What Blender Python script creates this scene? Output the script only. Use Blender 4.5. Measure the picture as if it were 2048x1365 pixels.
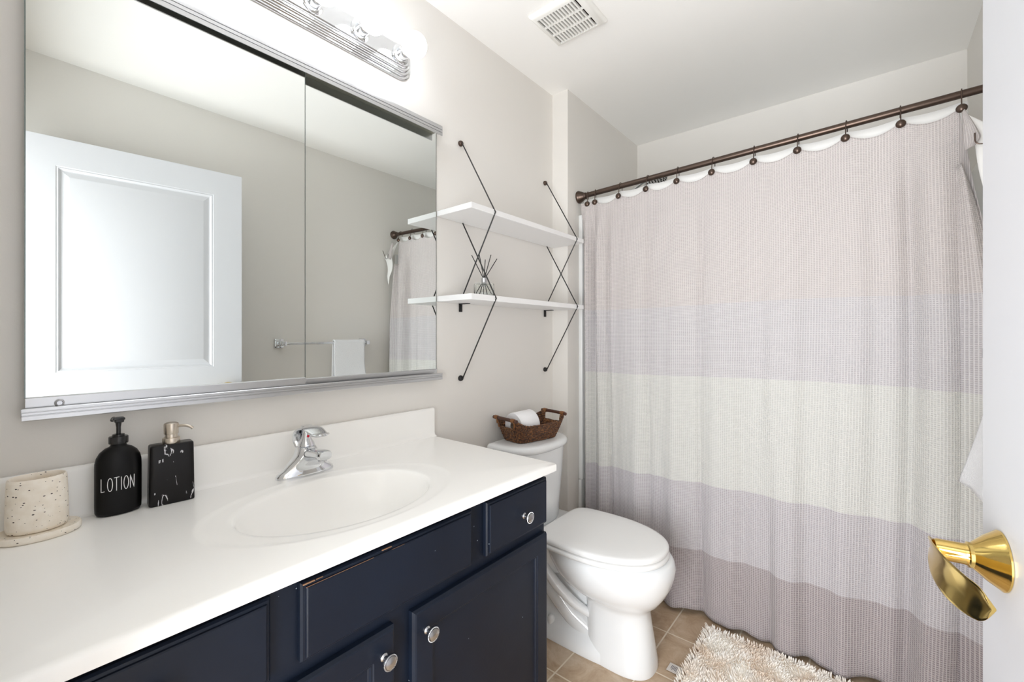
import bpy, bmesh, math, random
from mathutils import Vector, Matrix, noise
random.seed(7)
for o in list(bpy.data.objects): bpy.data.objects.remove(o)
SC = bpy.context.scene; COL = SC.collection
PI = math.pi
# ------------------------------------------------------------------ camera, world, lights, exposure
cd = bpy.data.cameras.new('camera'); cam = bpy.data.objects.new('camera', cd); COL.objects.link(cam)
cam.location = (1.261, 0.0, 1.205); cam.rotation_euler = (PI/2, 0, math.radians(39.662))
cd.sensor_width = 36; cd.lens = 866/2048*36; cd.shift_y = -10.5/2048; cd.clip_start = 0.01
SC.camera = cam
w = bpy.data.worlds.new('world'); SC.world = w; w.use_nodes = True
w.node_tree.nodes['Background'].inputs[0].default_value = (0.9, 0.95, 1, 1)
w.node_tree.nodes['Background'].inputs[1].default_value = 0.4
BULB = 6.5
HALL = 38.0
def area(name, loc, rot, sx, sy, power, col):
    l = bpy.data.lights.new(name, 'AREA'); l.shape = 'RECTANGLE'; l.size = sx; l.size_y = sy
    l.energy = power; l.color = col
    o = bpy.data.objects.new(name, l); COL.objects.link(o); o.location = loc; o.rotation_euler = rot
    return o
area('added_hall_fill_light', (1.08, -0.80, 0.98), (math.radians(112), 0, 0), 0.9, 1.7, HALL, (0.92, 0.955, 1))  # unseen fill panel added behind the camera, tilted up through the doorway
VS = SC.view_settings
VS.view_transform = 'Standard'; VS.look = 'None'; VS.gamma = 1; VS.use_curve_mapping = False
VS.exposure = 0.88
SC.cycles.max_bounces = 16; SC.cycles.diffuse_bounces = 10; SC.cycles.glossy_bounces = 6

# ------------------------------------------------------------------ materials
def lin(c):
    return tuple(((v/255)/12.92 if v/255 <= .04045 else ((v/255+.055)/1.055)**2.4) for v in c) + (1,)
def mat(name, rgb, rough=.5, metal=0., **kw):
    m = bpy.data.materials.new(name); m.use_nodes = True
    b = m.node_tree.nodes['Principled BSDF']
    b.inputs['Base Color'].default_value = lin(rgb); b.inputs['Roughness'].default_value = rough
    b.inputs['Metallic'].default_value = metal
    for k, v in kw.items(): b.inputs[k].default_value = v
    return m
def N(m, t, **kw):
    n = m.node_tree.nodes.new(t)
    for k, v in kw.items(): setattr(n, k, v)
    return n
def L(m, a, b): m.node_tree.links.new(a, b)
def bsdf(m): return m.node_tree.nodes['Principled BSDF']
def math_(m, op, a, b=None, c=None):
    n = N(m, 'ShaderNodeMath', operation=op)
    for i, v in enumerate((a, b, c)):
        if v is None: continue
        if isinstance(v, (int, float)): n.inputs[i].default_value = v
        else: L(m, v, n.inputs[i])
    return n.outputs[0]
def mixc(m, f, a, b):
    n = N(m, 'ShaderNodeMix', data_type='RGBA')
    if isinstance(f, (int, float)): n.inputs[0].default_value = f
    else: L(m, f, n.inputs[0])
    for i, v in ((6, a), (7, b)):
        if isinstance(v, tuple): n.inputs[i].default_value = v
        else: L(m, v, n.inputs[i])
    return n.outputs[2]
def ramp(m, f, stops, interp='LINEAR'):
    n = N(m, 'ShaderNodeValToRGB'); r = n.color_ramp; r.interpolation = interp
    while len(r.elements) < len(stops): r.elements.new(0.5)
    for e, (p, c) in zip(r.elements, stops): e.position = p; e.color = c
    L(m, f, n.inputs[0]); return n.outputs[0]
def bump(m, h, strength, dist):
    n = N(m, 'ShaderNodeBump'); n.inputs['Strength'].default_value = strength; n.inputs['Distance'].default_value = dist
    L(m, h, n.inputs['Height']); L(m, n.outputs[0], bsdf(m).inputs['Normal'])
def noise_bump(m, scale, strength, dist, detail=3):
    t = N(m, 'ShaderNodeTexCoord'); n = N(m, 'ShaderNodeTexNoise'); n.inputs['Scale'].default_value = scale
    n.inputs['Detail'].default_value = detail
    L(m, t.outputs['Object'], n.inputs[0]); bump(m, n.outputs[0], strength, dist)
    return n.outputs[0], t

M = {}
M['wall'] = mat('wall_paint', (228, 225, 220), .75); noise_bump(M['wall'], 180, .12, .001)
M['ceil'] = mat('ceiling_paint', (248, 247, 244), .85); noise_bump(M['ceil'], 120, .15, .001)
M['trim'] = mat('white_trim_paint', (238, 238, 236), .35)
M['door'] = mat('white_door_paint', (206, 207, 211), .38); noise_bump(M['door'], 60, .04, .001)
M['marble'] = mat('cultured_marble', (247, 246, 243), .22)
M['bowl'] = M['marble']
# navy cabinet paint with sparse tan wear and pale specks
m = M['navy'] = mat('navy_cabinet_paint', (14, 22, 36), .42, **{'Specular IOR Level': .3})
hn, tc = noise_bump(m, 220, .12, .0008)
vo = N(m, 'ShaderNodeTexVoronoi'); vo.inputs['Scale'].default_value = 26; L(m, tc.outputs['Object'], vo.inputs[0])
sp = math_(m, 'LESS_THAN', vo.outputs['Distance'], .035)
n2 = N(m, 'ShaderNodeTexNoise'); n2.inputs['Scale'].default_value = 5; n2.inputs['Detail'].default_value = 5
L(m, tc.outputs['Object'], n2.inputs[0])
base = ramp(m, n2.outputs[0], [(.3, lin((14, 21, 34))), (.7, lin((20, 29, 44)))])
L(m, mixc(m, sp, base, lin((150, 160, 170))), bsdf(m).inputs['Base Color'])
M['worn'] = mat('bare_wood_wear', (150, 112, 82), .6)
M['porcelain'] = mat('white_porcelain', (238, 240, 241), .08); bsdf(M['porcelain']).inputs['Coat Weight'].default_value = .3
M['seat'] = mat('white_seat_plastic', (241, 241, 240), .25)
M['chrome'] = mat('chrome', (225, 227, 230), .07, 1.)
M['alu'] = mat('brushed_aluminium', (205, 206, 208), .32, 1.)
M['steel'] = mat('brushed_steel', (205, 195, 182), .28, 1.)
M['nickel'] = mat('satin_nickel', (190, 191, 194), .22, 1.)
M['mirror'] = mat('mirror_glass', (230, 234, 232), .0, 1.)
M['mirroredge'] = mat('mirror_edge', (120, 130, 128), .3, .5)
M['bronze'] = mat('oiled_bronze', (92, 78, 70), .32, .9)
M['brass'] = mat('polished_brass', (222, 192, 116), .12, 1.)
M['shelf'] = mat('white_shelf_board', (236, 236, 236), .45)
M['black'] = mat('black_metal', (22, 22, 23), .45)
M['greymetal'] = mat('dark_grey_wire', (60, 60, 60), .35, .6)
M['matteblack'] = mat('matte_black', (8, 7, 7), .38, **{'Specular IOR Level': .22})
M['blackplastic'] = mat('black_plastic', (14, 14, 15), .25)
M['white'] = mat('white_lettering', (236, 236, 236), .6)
M['red'] = mat('red_dot', (200, 20, 50), .3)
M['acrylic'] = mat('white_acrylic', (232, 233, 232), .2)
M['vent'] = mat('vent_plastic', (238, 237, 232), .5)
M['dark'] = mat('painted_cavity_shade', (44, 34, 28), .9)  # shade inside the vent put into a dark colour
M['liner'] = mat('white_liner', (240, 240, 238), .6); bsdf(M['liner']).inputs['Subsurface Weight'].default_value = 0
M['roll'] = mat('toilet_paper', (245, 245, 247), .9); noise_bump(M['roll'], 150, .2, .001)
M['card'] = mat('cardboard_core', (120, 105, 92), .9)
M['pile'] = mat('cream_pile', (240, 232, 218), .9)
t = N(M['pile'], 'ShaderNodeObjectInfo')
m = M['pile']; tcn = N(m, 'ShaderNodeTexCoord'); nn = N(m, 'ShaderNodeTexNoise'); nn.inputs['Scale'].default_value = 9
L(m, tcn.outputs['Object'], nn.inputs[0])
L(m, ramp(m, nn.outputs[0], [(.35, lin((240, 226, 210))), (.6, lin((253, 250, 244)))]), bsdf(m).inputs['Base Color'])
M['tag'] = mat('satin_tag', (215, 210, 204), .5)
M['ink'] = mat('grey_ink', (90, 88, 100), .7)
m = M['terry'] = mat('white_terry', (246, 247, 250), .95); noise_bump(m, 260, .9, .004)
# glass
m = M['glass'] = mat('clear_glass', (250, 252, 250), .0); bsdf(m).inputs['Transmission Weight'].default_value = 1; bsdf(m).inputs['IOR'].default_value = 1.45
# bulb
m = M['bulb'] = mat('lit_bulb', (255, 250, 244), .3)
bsdf(m).inputs['Emission Color'].default_value = (.90, .95, 1.02, 1); bsdf(m).inputs['Emission Strength'].default_value = BULB
m = M['hallglow'] = mat('added_hall_glow', (255, 250, 244), .3)  # glow of the added hallway dome
bsdf(m).inputs['Emission Color'].default_value = (1, .97, .93, 1); bsdf(m).inputs['Emission Strength'].default_value = 3
# terrazzo
m = M['terrazzo'] = mat('speckled_stone', (226, 216, 200), .6)
tcn = N(m, 'ShaderNodeTexCoord'); mp = N(m, 'ShaderNodeMapping'); mp.inputs['Scale'].default_value = (1, 1, 1.6); mp.inputs['Rotation'].default_value = (.4, .8, .3)
L(m, tcn.outputs['Object'], mp.inputs[0])
nz = N(m, 'ShaderNodeTexNoise'); nz.inputs['Scale'].default_value = 60; L(m, tcn.outputs['Object'], nz.inputs[0])
vo = N(m, 'ShaderNodeTexVoronoi'); vo.inputs['Scale'].default_value = 230; L(m, mp.outputs[0], vo.inputs[0])
vr = N(m, 'ShaderNodeSeparateColor'); L(m, vo.outputs['Color'], vr.inputs[0])
thr = math_(m, 'MULTIPLY', math_(m, 'GREATER_THAN', vr.outputs[0], .78), math_(m, 'MULTIPLY', vr.outputs[1], .42))
L(m, mixc(m, math_(m, 'LESS_THAN', vo.outputs['Distance'], thr), ramp(m, nz.outputs[0], [(.3, lin((236, 226, 210))), (.7, lin((246, 239, 227)))]), lin((70, 62, 58))), bsdf(m).inputs['Base Color'])
# black resin with white wisps
m = M['blackmarble'] = mat('black_marbled_resin', (26, 23, 23), .3, **{'Specular IOR Level': .25})
tcn = N(m, 'ShaderNodeTexCoord')
n1 = N(m, 'ShaderNodeTexNoise'); n1.inputs['Scale'].default_value = 16; n1.inputs['Detail'].default_value = 6; n1.inputs['Distortion'].default_value = 1.2
mp = N(m, 'ShaderNodeMapping'); mp.inputs['Scale'].default_value = (1, 2.2, .75); mp.inputs['Location'].default_value = (.3, .12, .9)
L(m, tcn.outputs['Object'], mp.inputs[0]); L(m, mp.outputs[0], n1.inputs[0])
n2 = N(m, 'ShaderNodeTexNoise'); n2.inputs['Scale'].default_value = 22; L(m, tcn.outputs['Object'], n2.inputs[0])
band = math_(m, 'LESS_THAN', math_(m, 'ABSOLUTE', math_(m, 'SUBTRACT', n1.outputs[0], .5)), .018)
msk = math_(m, 'GREATER_THAN', n2.outputs[0], .55)
L(m, mixc(m, math_(m, 'MULTIPLY', math_(m, 'MULTIPLY', band, msk), .8), lin((18, 15, 15)), lin((225, 225, 228))), bsdf(m).inputs['Base Color'])
# wicker
m = M['wicker'] = mat('brown_wicker', (104, 66, 38), .5)
tcn = N(m, 'ShaderNodeTexCoord'); n1 = N(m, 'ShaderNodeTexNoise'); n1.inputs['Scale'].default_value = 140; n1.inputs['Detail'].default_value = 2
L(m, tcn.outputs['Object'], n1.inputs[0])
L(m, ramp(m, n1.outputs[0], [(.3, lin((34, 19, 11))), (.5, lin((88, 53, 28))), (.74, lin((158, 108, 62)))]), bsdf(m).inputs['Base Color'])
M['bamboo'] = mat('dark_bamboo', (72, 40, 26), .35)
M['wrap'] = mat('cane_wrap', (130, 84, 44), .5)
# floor tile: grid lines at x = .392+k*.2315, y = 1.289+k*.2335
m = M['tile'] = mat('beige_floor_tile', (160, 140, 118), .35)
tcn = N(m, 'ShaderNodeTexCoord'); se = N(m, 'ShaderNodeSeparateXYZ'); L(m, tcn.outputs['Object'], se.inputs[0])
def grid(m, s, o, p, wd):
    f = math_(m, 'FRACT', math_(m, 'ADD', math_(m, 'DIVIDE', math_(m, 'SUBTRACT', s, o), p), 20.5))
    return math_(m, 'LESS_THAN', math_(m, 'ABSOLUTE', math_(m, 'SUBTRACT', f, .5)), wd/p/2)
g = math_(m, 'MAXIMUM', grid(m, se.outputs[0], .392, .2315, .0055), grid(m, se.outputs[1], 1.289, .2335, .0055))
n1 = N(m, 'ShaderNodeTexNoise'); n1.inputs['Scale'].default_value = 9; n1.inputs['Detail'].default_value = 8; n1.inputs['Roughness'].default_value = .68; n1.inputs['Distortion'].default_value = .8
L(m, tcn.outputs['Object'], n1.inputs[0])
tile = ramp(m, n1.outputs[0], [(.32, lin((164, 138, 110))), (.5, lin((186, 162, 135))), (.68, lin((206, 187, 164)))])
L(m, mixc(m, g, tile, lin((222, 210, 190))), bsdf(m).inputs['Base Color'])
L(m, math_(m, 'ADD', math_(m, 'MULTIPLY', g, .5), .3), bsdf(m).inputs['Roughness'])
bump(m, math_(m, 'ADD', math_(m, 'MULTIPLY', math_(m, 'SUBTRACT', 1, g), 1.), math_(m, 'MULTIPLY', n1.outputs[0], .3)), .5, .002)
M['hallfloor'] = mat('hall_carpet', (170, 160, 148), .95)
# waffle weave curtain: uv in metres of cloth (u across, v up)
m = M['waffle'] = mat('waffle_weave', (220, 212, 214), .85)
uv = N(m, 'ShaderNodeUVMap'); se = N(m, 'ShaderNodeSeparateXYZ'); L(m, uv.outputs[0], se.inputs[0])
def ridge(s, p, pw):
    return math_(m, 'POWER', math_(m, 'ABSOLUTE', math_(m, 'COSINE', math_(m, 'MULTIPLY', s, PI/p))), pw)
ru = ridge(se.outputs[0], .0082, 5); rv = ridge(se.outputs[1], .0066, 5)
hgt = math_(m, 'MAXIMUM', ru, rv)
def bands(cols):
    return ramp(m, math_(m, 'DIVIDE', se.outputs[1], 2.), [(p, lin(c)) for p, c in cols], 'CONSTANT')
lo = bands([(0, (142, 131, 134)), (.272/2, (172, 166, 169)), (.56/2, (196, 195, 191)), (1.012/2, (181, 176, 179)), (1.318/2, (186, 178, 177))])
hi = bands([(0, (190, 182, 182)), (.272/2, (207, 203, 206)), (.56/2, (219, 218, 214)), (1.012/2, (215, 212, 213)), (1.318/2, (216, 210, 208))])
L(m, mixc(m, hgt, lo, hi), bsdf(m).inputs['Base Color'])
bump(m, hgt, .7, .0025)
bsdf(m).inputs['Sheen Weight'].default_value = .2

# ------------------------------------------------------------------ geometry helpers
def new(): return bmesh.new()
def grid_faces(bm, rings, closed=True, cap0=False, cap1=False, uvl=None, uvs=None):
    vs = [[bm.verts.new(p) for p in r] for r in rings]
    n = len(vs[0])
    for i in range(len(vs)-1):
        for j in range(n if closed else n-1):
            k = (j+1) % n
            f = bm.faces.new((vs[i][j], vs[i][k], vs[i+1][k], vs[i+1][j]))
            if uvl is not None:
                for lp, q in zip(f.loops, ((i, j), (i, k), (i+1, k), (i+1, j))): lp[uvl].uv = uvs[q[0]][q[1]]
    if cap0: bm.faces.new(vs[0][::-1])
    if cap1: bm.faces.new(vs[-1])
    return vs
def box(bm, x0, x1, y0, y1, z0, z1, bev=0, seg=2):
    r = bmesh.ops.create_cube(bm, size=1)
    bmesh.ops.scale(bm, vec=(x1-x0, y1-y0, z1-z0), verts=r['verts'])
    bmesh.ops.translate(bm, vec=((x0+x1)/2, (y0+y1)/2, (z0+z1)/2), verts=r['verts'])
    if bev:
        es = list({e for v in r['verts'] for e in v.link_edges})
        bmesh.ops.bevel(bm, geom=es, offset=bev, segments=seg, affect='EDGES', profile=.5)
def frame(axis):
    a = Vector(axis).normalized(); u = a.orthogonal().normalized(); return a, u, a.cross(u)
def lathe(bm, prof, center, axis=(0, 0, 1), seg=32, cap0=True, cap1=True, sx=1, sy=1, ux=None):
    a, u, v = frame(axis)
    if ux is not None: u = Vector(ux).normalized(); v = a.cross(u)
    c = Vector(center)
    rings = [[c+a*h+u*(r*sx*math.cos(2*PI*k/seg))+v*(r*sy*math.sin(2*PI*k/seg)) for k in range(seg)] for r, h in prof]
    grid_faces(bm, rings, True, cap0, cap1)
def tube(bm, pts, r, seg=10, closed=False, rads=None, flat=None):
    pts = [Vector(p) for p in pts]; n = len(pts); rings = []
    pu = None
    for i, p in enumerate(pts):
        if closed: t = pts[(i+1) % n]-pts[i-1]
        else: t = pts[min(i+1, n-1)]-pts[max(i-1, 0)]
        t.normalize()
        if pu is None: u = t.orthogonal().normalized()
        else: u = (pu-t*pu.dot(t)).normalized()
        pu = u; v = t.cross(u); rr = rads[i] if rads else r
        rings.append([p+u*(rr*math.cos(2*PI*k/seg))+v*(rr*math.sin(2*PI*k/seg)) for k in range(seg)])
    if closed:
        rings.append(rings[0]); grid_faces(bm, rings, True); bmesh.ops.remove_doubles(bm, verts=bm.verts, dist=1e-6)
    else: grid_faces(bm, rings, True, True, True)
def superring(cx, cy, a, b, z, n=2.5, seg=48):
    out = []
    for k in range(seg):
        t = 2*PI*k/seg; c, s = math.cos(t), math.sin(t)
        out.append(Vector((cx+a*math.copysign(abs(c)**(2/n), c), cy+b*math.copysign(abs(s)**(2/n), s), z)))
    return out
def spline(pts, n=8):
    pts = [Vector(p) for p in pts]; out = []
    P = [pts[0]]+pts+[pts[-1]]
    for i in range(1, len(P)-2):
        for k in range(n):
            t = k/n; a, b, c, d = P[i-1], P[i], P[i+1], P[i+2]
            out.append(.5*((2*b)+(c-a)*t+(2*a-5*b+4*c-d)*t*t+(3*b-a-3*c+d)*t**3))
    out.append(pts[-1]); return out
def fix(bm): bmesh.ops.recalc_face_normals(bm, faces=bm.faces)

def world_loc(o):
    v = Vector((0, 0, 0))
    while o: v += o.location; o = o.parent
    return v
def obj(name, bm, m, parent=None, local=False, sharp=38, label=None, dofix=True):
    if dofix: fix(bm)
    if parent is not None and not local:
        bmesh.ops.translate(bm, vec=-world_loc(parent), verts=bm.verts)
    me = bpy.data.meshes.new(name); bm.to_mesh(me); bm.free()
    for p in me.polygons: p.use_smooth = True
    me.set_sharp_from_angle(angle=math.radians(sharp))
    for mm in (m if isinstance(m, (list, tuple)) else [m]): me.materials.append(mm)
    o = bpy.data.objects.new(name, me); COL.objects.link(o)
    if parent is not None: o.parent = parent
    if label: o['label'] = label
    return o
def thing(name, label, cat, loc=(0, 0, 0), rz=0, group=None):
    o = bpy.data.objects.new(name, None); COL.objects.link(o); o.empty_display_size = .05
    o.location = loc; o.rotation_euler = (0, 0, rz); o['label'] = label; o['category'] = cat
    if group: o['group'] = group
    return o
def tag(o, label, cat, group=None):
    o['label'] = label; o['category'] = cat
    if group: o['group'] = group
    return o
def struct(name, bm, m, parent=None, label=None, **kw):
    o = obj(name, bm, m, parent, **kw)
    if parent is None: o['kind'] = 'structure'
    if label: o['label'] = label
    return o
def sbox(name, m, *a, bev=0, **kw):
    bm = new(); box(bm, *a, bev=bev); return struct(name, bm, m, **kw)

# ------------------------------------------------------------------ room shell
RX = 1.58; FY = 2.686; H = 2.44; EY = -.02; T = .1
sbox('floor', M['tile'], -T, RX+T, -1.5, FY+T, -.05, 0, label='beige stone-look tile floor')
sbox('ceiling', M['ceil'], -T, RX+T, EY-.12, FY+T, H, H+.05, label='white bathroom ceiling')
bm = new(); box(bm, -T, 0, EY-.12, 1.847, 0, H)
struct('wall_left', bm, M['wall'], label='wall with the mirror')
sbox('wall_alcove', M['wall'], -T, .092, 1.847, FY+T, 0, H, label='tub alcove side wall standing out from mirror wall')
sbox('wall_far', M['wall'], .092, RX, FY, FY+T, 0, H, label='wall behind the bathtub')
sbox('wall_right', M['wall'], RX, RX+T, EY-.12, FY+T, 0, H, label='wall with the towel bar')
DX0, DX1, DZ = .70, 1.50, 2.07
bm = new(); box(bm, 0, DX0, EY-.12, EY, 0, H); box(bm, DX1, RX, EY-.12, EY, 0, H); box(bm, DX0, DX1, EY-.12, EY, DZ, H)
struct('wall_entrance', bm, M['wall'], label='wall around the doorway')
bm = new(); box(bm, DX0-.06, DX0, EY, EY+.014, 0, DZ+.06, .003); box(bm, DX0-.06, DX1, EY, EY+.014, DZ, DZ+.06, .003)
box(bm, DX0, DX0+.012, EY-.12, EY, 0, DZ); box(bm, DX0, DX1, EY-.12, EY, DZ-.012, DZ); box(bm, DX1-.012, DX1, EY-.12, EY, 0, DZ)
struct('trim_1', bm, M['trim'], label='white door casing')
sbox('baseboard_left', M['trim'], 0, .012, 1.045, 1.847, 0, .085, bev=.003)
sbox('baseboard_alcove', M['trim'], .0, .104, 1.835, 1.847, 0, .085, bev=.003)
sbox('baseboard_right', M['trim'], RX-.012, RX, .12, 1.97, 0, .085, bev=.003)
# hallway behind the camera
sbox('wall_hall_back', M['wall'], -.9, 2.6, -1.6, -1.5, 0, H)
sbox('wall_hall_left', M['wall'], -1.0, -.9, -1.6, EY-.12, 0, H)
sbox('wall_hall_right', M['wall'], 2.5, 2.6, -1.6, EY-.12, 0, H)
sbox('wall_hall_front_left', M['wall'], -.9, -T, EY-.14, EY-.02, 0, H)
sbox('wall_hall_front_right', M['wall'], RX+T, 2.5, EY-.14, EY-.02, 0, H)
sbox('ceiling_hall', M['ceil'], -1, 2.6, -1.6, EY-.12, H, H+.05)
sbox('floor_hall_left', M['hallfloor'], -1, -T, -1.5, EY-.12, -.05, 0)
sbox('floor_hall_right', M['hallfloor'], RX+T, 2.5, -1.5, EY-.12, -.05, 0)
t_ = thing('added_hall_dome', 'unseen round glowing dome added on the ceiling of the hallway outside the bathroom', 'ceiling light', (0.2, -.8, H))  # unseen fixture added to light the hallway
bm = new(); lathe(bm, [(.15, 0), (.15, -.02), (.14, -.022)], (0.2, -.8, H), cap0=True, seg=40); obj('base', bm, M['nickel'], t_)
bm = new(); lathe(bm, [(.138, -.02), (.13, -.045), (.1, -.07), (.05, -.085), (.002, -.09)], (0.2, -.8, H), seg=40); obj('glow_dome', bm, M['hallglow'], t_)

# ------------------------------------------------------------------ tub and surround (behind the curtain)
tub = thing('bathtub', 'white alcove bathtub hidden behind the waffle shower curtain', 'bathtub', (.85, 2.33, 0))
bm = new()
x0, x1, y0, y1, zt = .094, RX-.002, 2.035, FY-.002, .435
box(bm, x0, x1, y0, y0+.03, 0, zt-.02, .006)
cx, cy, a, b = (x0+x1)/2, (y0+y1)/2, (x1-x0)/2, (y1-y0)/2
rings = [superring(cx, cy, a, b, zt-.03, 30, 96), superring(cx, cy, a, b, zt-.006, 30, 96), superring(cx, cy, a-.006, b-.006, zt, 30, 96),
         superring(cx, cy, a-.08, b-.07, zt, 5, 96), superring(cx, cy, a-.095, b-.085, zt-.015, 5, 96),
         superring(cx, cy, a-.15, b-.12, .14, 4, 96), superring(cx, cy, a-.22, b-.17, .09, 3.5, 96)]
grid_faces(bm, rings, True, False, True)
obj('tub_shell', bm, M['acrylic'], tub)
sr = thing('tub_surround', 'glossy white tub surround panels lining the alcove behind the shower curtain', 'tub surround', (.1, 2.2, .44))
bm = new(); box(bm, .093, .118, 1.945, FY-.002, .462, 1.83, .007, 3); box(bm, .093, .112, 1.945, 2.0, .0, .462, .006, 3); box(bm, .093, .135, 1.99, FY-.01, .436, .455, .006)
obj('side_panel', bm, M['acrylic'], sr)
bm = new(); box(bm, .12, RX-.03, FY-.022, FY-.002, .455, 1.83, .005); obj('back_panel', bm, M['acrylic'], sr)
bm = new(); box(bm, RX-.026, RX-.001, 1.99, FY-.002, .462, 1.83, .007, 3); obj('side_panel', bm, M['acrylic'], sr)
# shower head
sh = thing('overhead_shower', 'round chrome shower head glimpsed between the curtain rod and the white liner', 'shower head', (.092, 2.35, 2.0))
bm = new(); lathe(bm, [(.03, .001), (.03, .006), (.012, .014)], (.092, 2.35, 2.01), (1, 0, 0)); obj('wall_flange', bm, M['chrome'], sh)
bm = new(); tube(bm, spline([(.093, 2.35, 2.01), (.15, 2.35, 2.02), (.22, 2.35, 2.045), (.27, 2.35, 2.07)]), .009); obj('arm', bm, M['chrome'], sh)
ax = Vector((-.45, 0, .9)).normalized(); hc = Vector((.345, 2.35, 2.055))
bm = new(); lathe(bm, [(.012, .045), (.02, .03), (.055, .016), (.068, .006), (.068, -.004)], hc-ax*0.0, ax, cap0=True, cap1=True, seg=40); tube(bm, [(.27, 2.35, 2.07), (.32, 2.35, 2.09)], .011); obj('head', bm, M['chrome'], sh)
bm = new()
a_, u_, v_ = frame(ax)
for rr, nn_ in ((.015, 6), (.03, 12), (.045, 18), (.058, 24)):
    for k in range(nn_):
        p = hc-ax*.004+u_*(rr*math.cos(2*PI*k/nn_))+v_*(rr*math.sin(2*PI*k/nn_)); lathe(bm, [(.0032, 0), (.0022, -.004)], p, ax, seg=8)
obj('nozzle_grid', bm, M['matteblack'], sh)

# ------------------------------------------------------------------ curtain rod, hooks, curtain, liner
RY, RZ = 1.95, 1.923
def rod_y(x): return RY+.035*(x-.094)/1.486
def rod_z(x): return RZ+.058*(x-.094)/1.486
rod = thing('curtain_rod', 'dark bronze tension shower curtain rod with bell shaped ends', 'curtain rod', (.094, RY, RZ))
bm = new(); tube(bm, [(x, rod_y(x), rod_z(x)) for x in (.12, .75, RX-.03)], .0125, 24); obj('pole', bm, M['bronze'], rod)
bm = new(); tube(bm, [(x, rod_y(x), rod_z(x)) for x in (.122, .45)], .0128, 24); obj('inner_pole', bm, M['bronze'], rod)
def bell(x, s):
    bm = new(); lathe(bm, [(.031, 0), (.032, .004), (.031, .008), (.029, .011), (.0275, .016), (.023, .026), (.0185, .033), (.0165, .037), (.0165, .044), (.0155, .046)], (x, rod_y(x), rod_z(x)), (s, 0, 0), seg=36)
    return obj('end_flange', bm, M['bronze'], rod)
bell(.0925, 1); bell(RX-.0005, -1)
HX = [.148, .190, .326, .462, .598, .746, .899, 1.047, 1.193, 1.338, 1.484]
ORD = ['first', 'second', 'third', 'fourth', 'fifth', 'sixth', 'seventh', 'eighth', 'ninth', 'tenth', 'eleventh']
def knobz(x): return rod_z(x)-.0545
KY = -.026
def hook_mesh(kind, tilt=0):
    bm = new()
    if kind == 'wire':
        pts = [(0, .012, -.040)]
        for k in range(0, 15):
            an = math.radians(-30+k*15); pts.append((0, .0155*math.cos(an), .0005+.0155*math.sin(an)))
        pts += [(0, -.0175, -.012), (0, -.021, -.034), (0, KY+.006, -.050)]
        tube(bm, pts, .0017, 8)
    else:
        lathe(bm, [(.002, -.007), (.009, -.006), (.0125, -.003), (.0138, 0), (.0130, .003), (.0105, .006), (.006, .0085), (.001, .0095)], (0, KY, -.054), (.0, -1, 0), seg=24)
    return bm
wm = None
for i, x in enumerate(HX):
    z = RZ-(1.890-knobz(x))*0
    h = thing('curtain_hook', f'{ORD[i]} bronze ball-ended curtain hook counted from the left bell end of the rod' if i else 'leftmost bronze ball-ended curtain hook, right beside the rod bell', 'curtain hook', (x, rod_y(x), rod_z(x)), rz=(.35 if i < 2 else random.uniform(-.12, .12)), group='bronze hooks along the shower rod')
    if wm is None:
        a1 = obj('ring', hook_mesh('wire'), M['bronze'], h, local=True); a2 = obj('knob', hook_mesh('ball'), M['bronze'], h, local=True); wm = (a1, a2)
    else:
        for s in wm:
            c = s.copy(); COL.objects.link(c); c.parent = h
def ztop(x):
    if x <= HX[0]: return knobz(x)+.010
    if x >= HX[-1]: return knobz(x)+.010-(x-HX[-1])*1.2
    for a_, b_ in zip(HX, HX[1:]):
        if a_ <= x <= b_:
            t = (x-a_)/(b_-a_); return knobz(x)+.010-4*t*(1-t)*.029*min(1, ((b_-a_)/.14)**1.5)
def g(x, c, s): return math.exp(-((x-c)/s)**2)
def folds(x, z):
    d = max(0, min(1, (1.9-z)/1.9)); k = min(1, d/.12); dd = d**.8
    y = 0
    y += (.002+.013*dd)*math.sin(2*PI*(x-.10)/.19+.9*math.sin(3*x))
    y += .0042*dd*math.sin(2*PI*x/.075+2*math.sin(5*x+z))
    y += -.032*g(x, .158, .016)*(.2+.8*k)+.022*g(x, .195, .014)*k-.016*g(x, .228, .02)*k
    y += .018*g(x, .275, .010)*k
    y += .012*g(x, .475, .012)*k*(1-.5*dd)+.010*g(x, .70, .012)*k
    y += .035*g(x, .968, .020)*max(0, (d-.55)/.45)
    y += -.030*g(x, 1.03, .05)*max(0, (d-.5)/.5)
    y += -.030*g(x, 1.43, .045)*k + .030*g(x, 1.36, .025)*k+.02*g(x, 1.505, .015)*k
    y += .020*g(x, 1.25, .03)*dd*k
    y += .006*math.sin(x*9+1)*dd
    return y
def cy_top(x): return rod_y(x)-.020
def curtain_x(s, z):      # s in cloth order; right edge drifts outward low down
    return s
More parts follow.
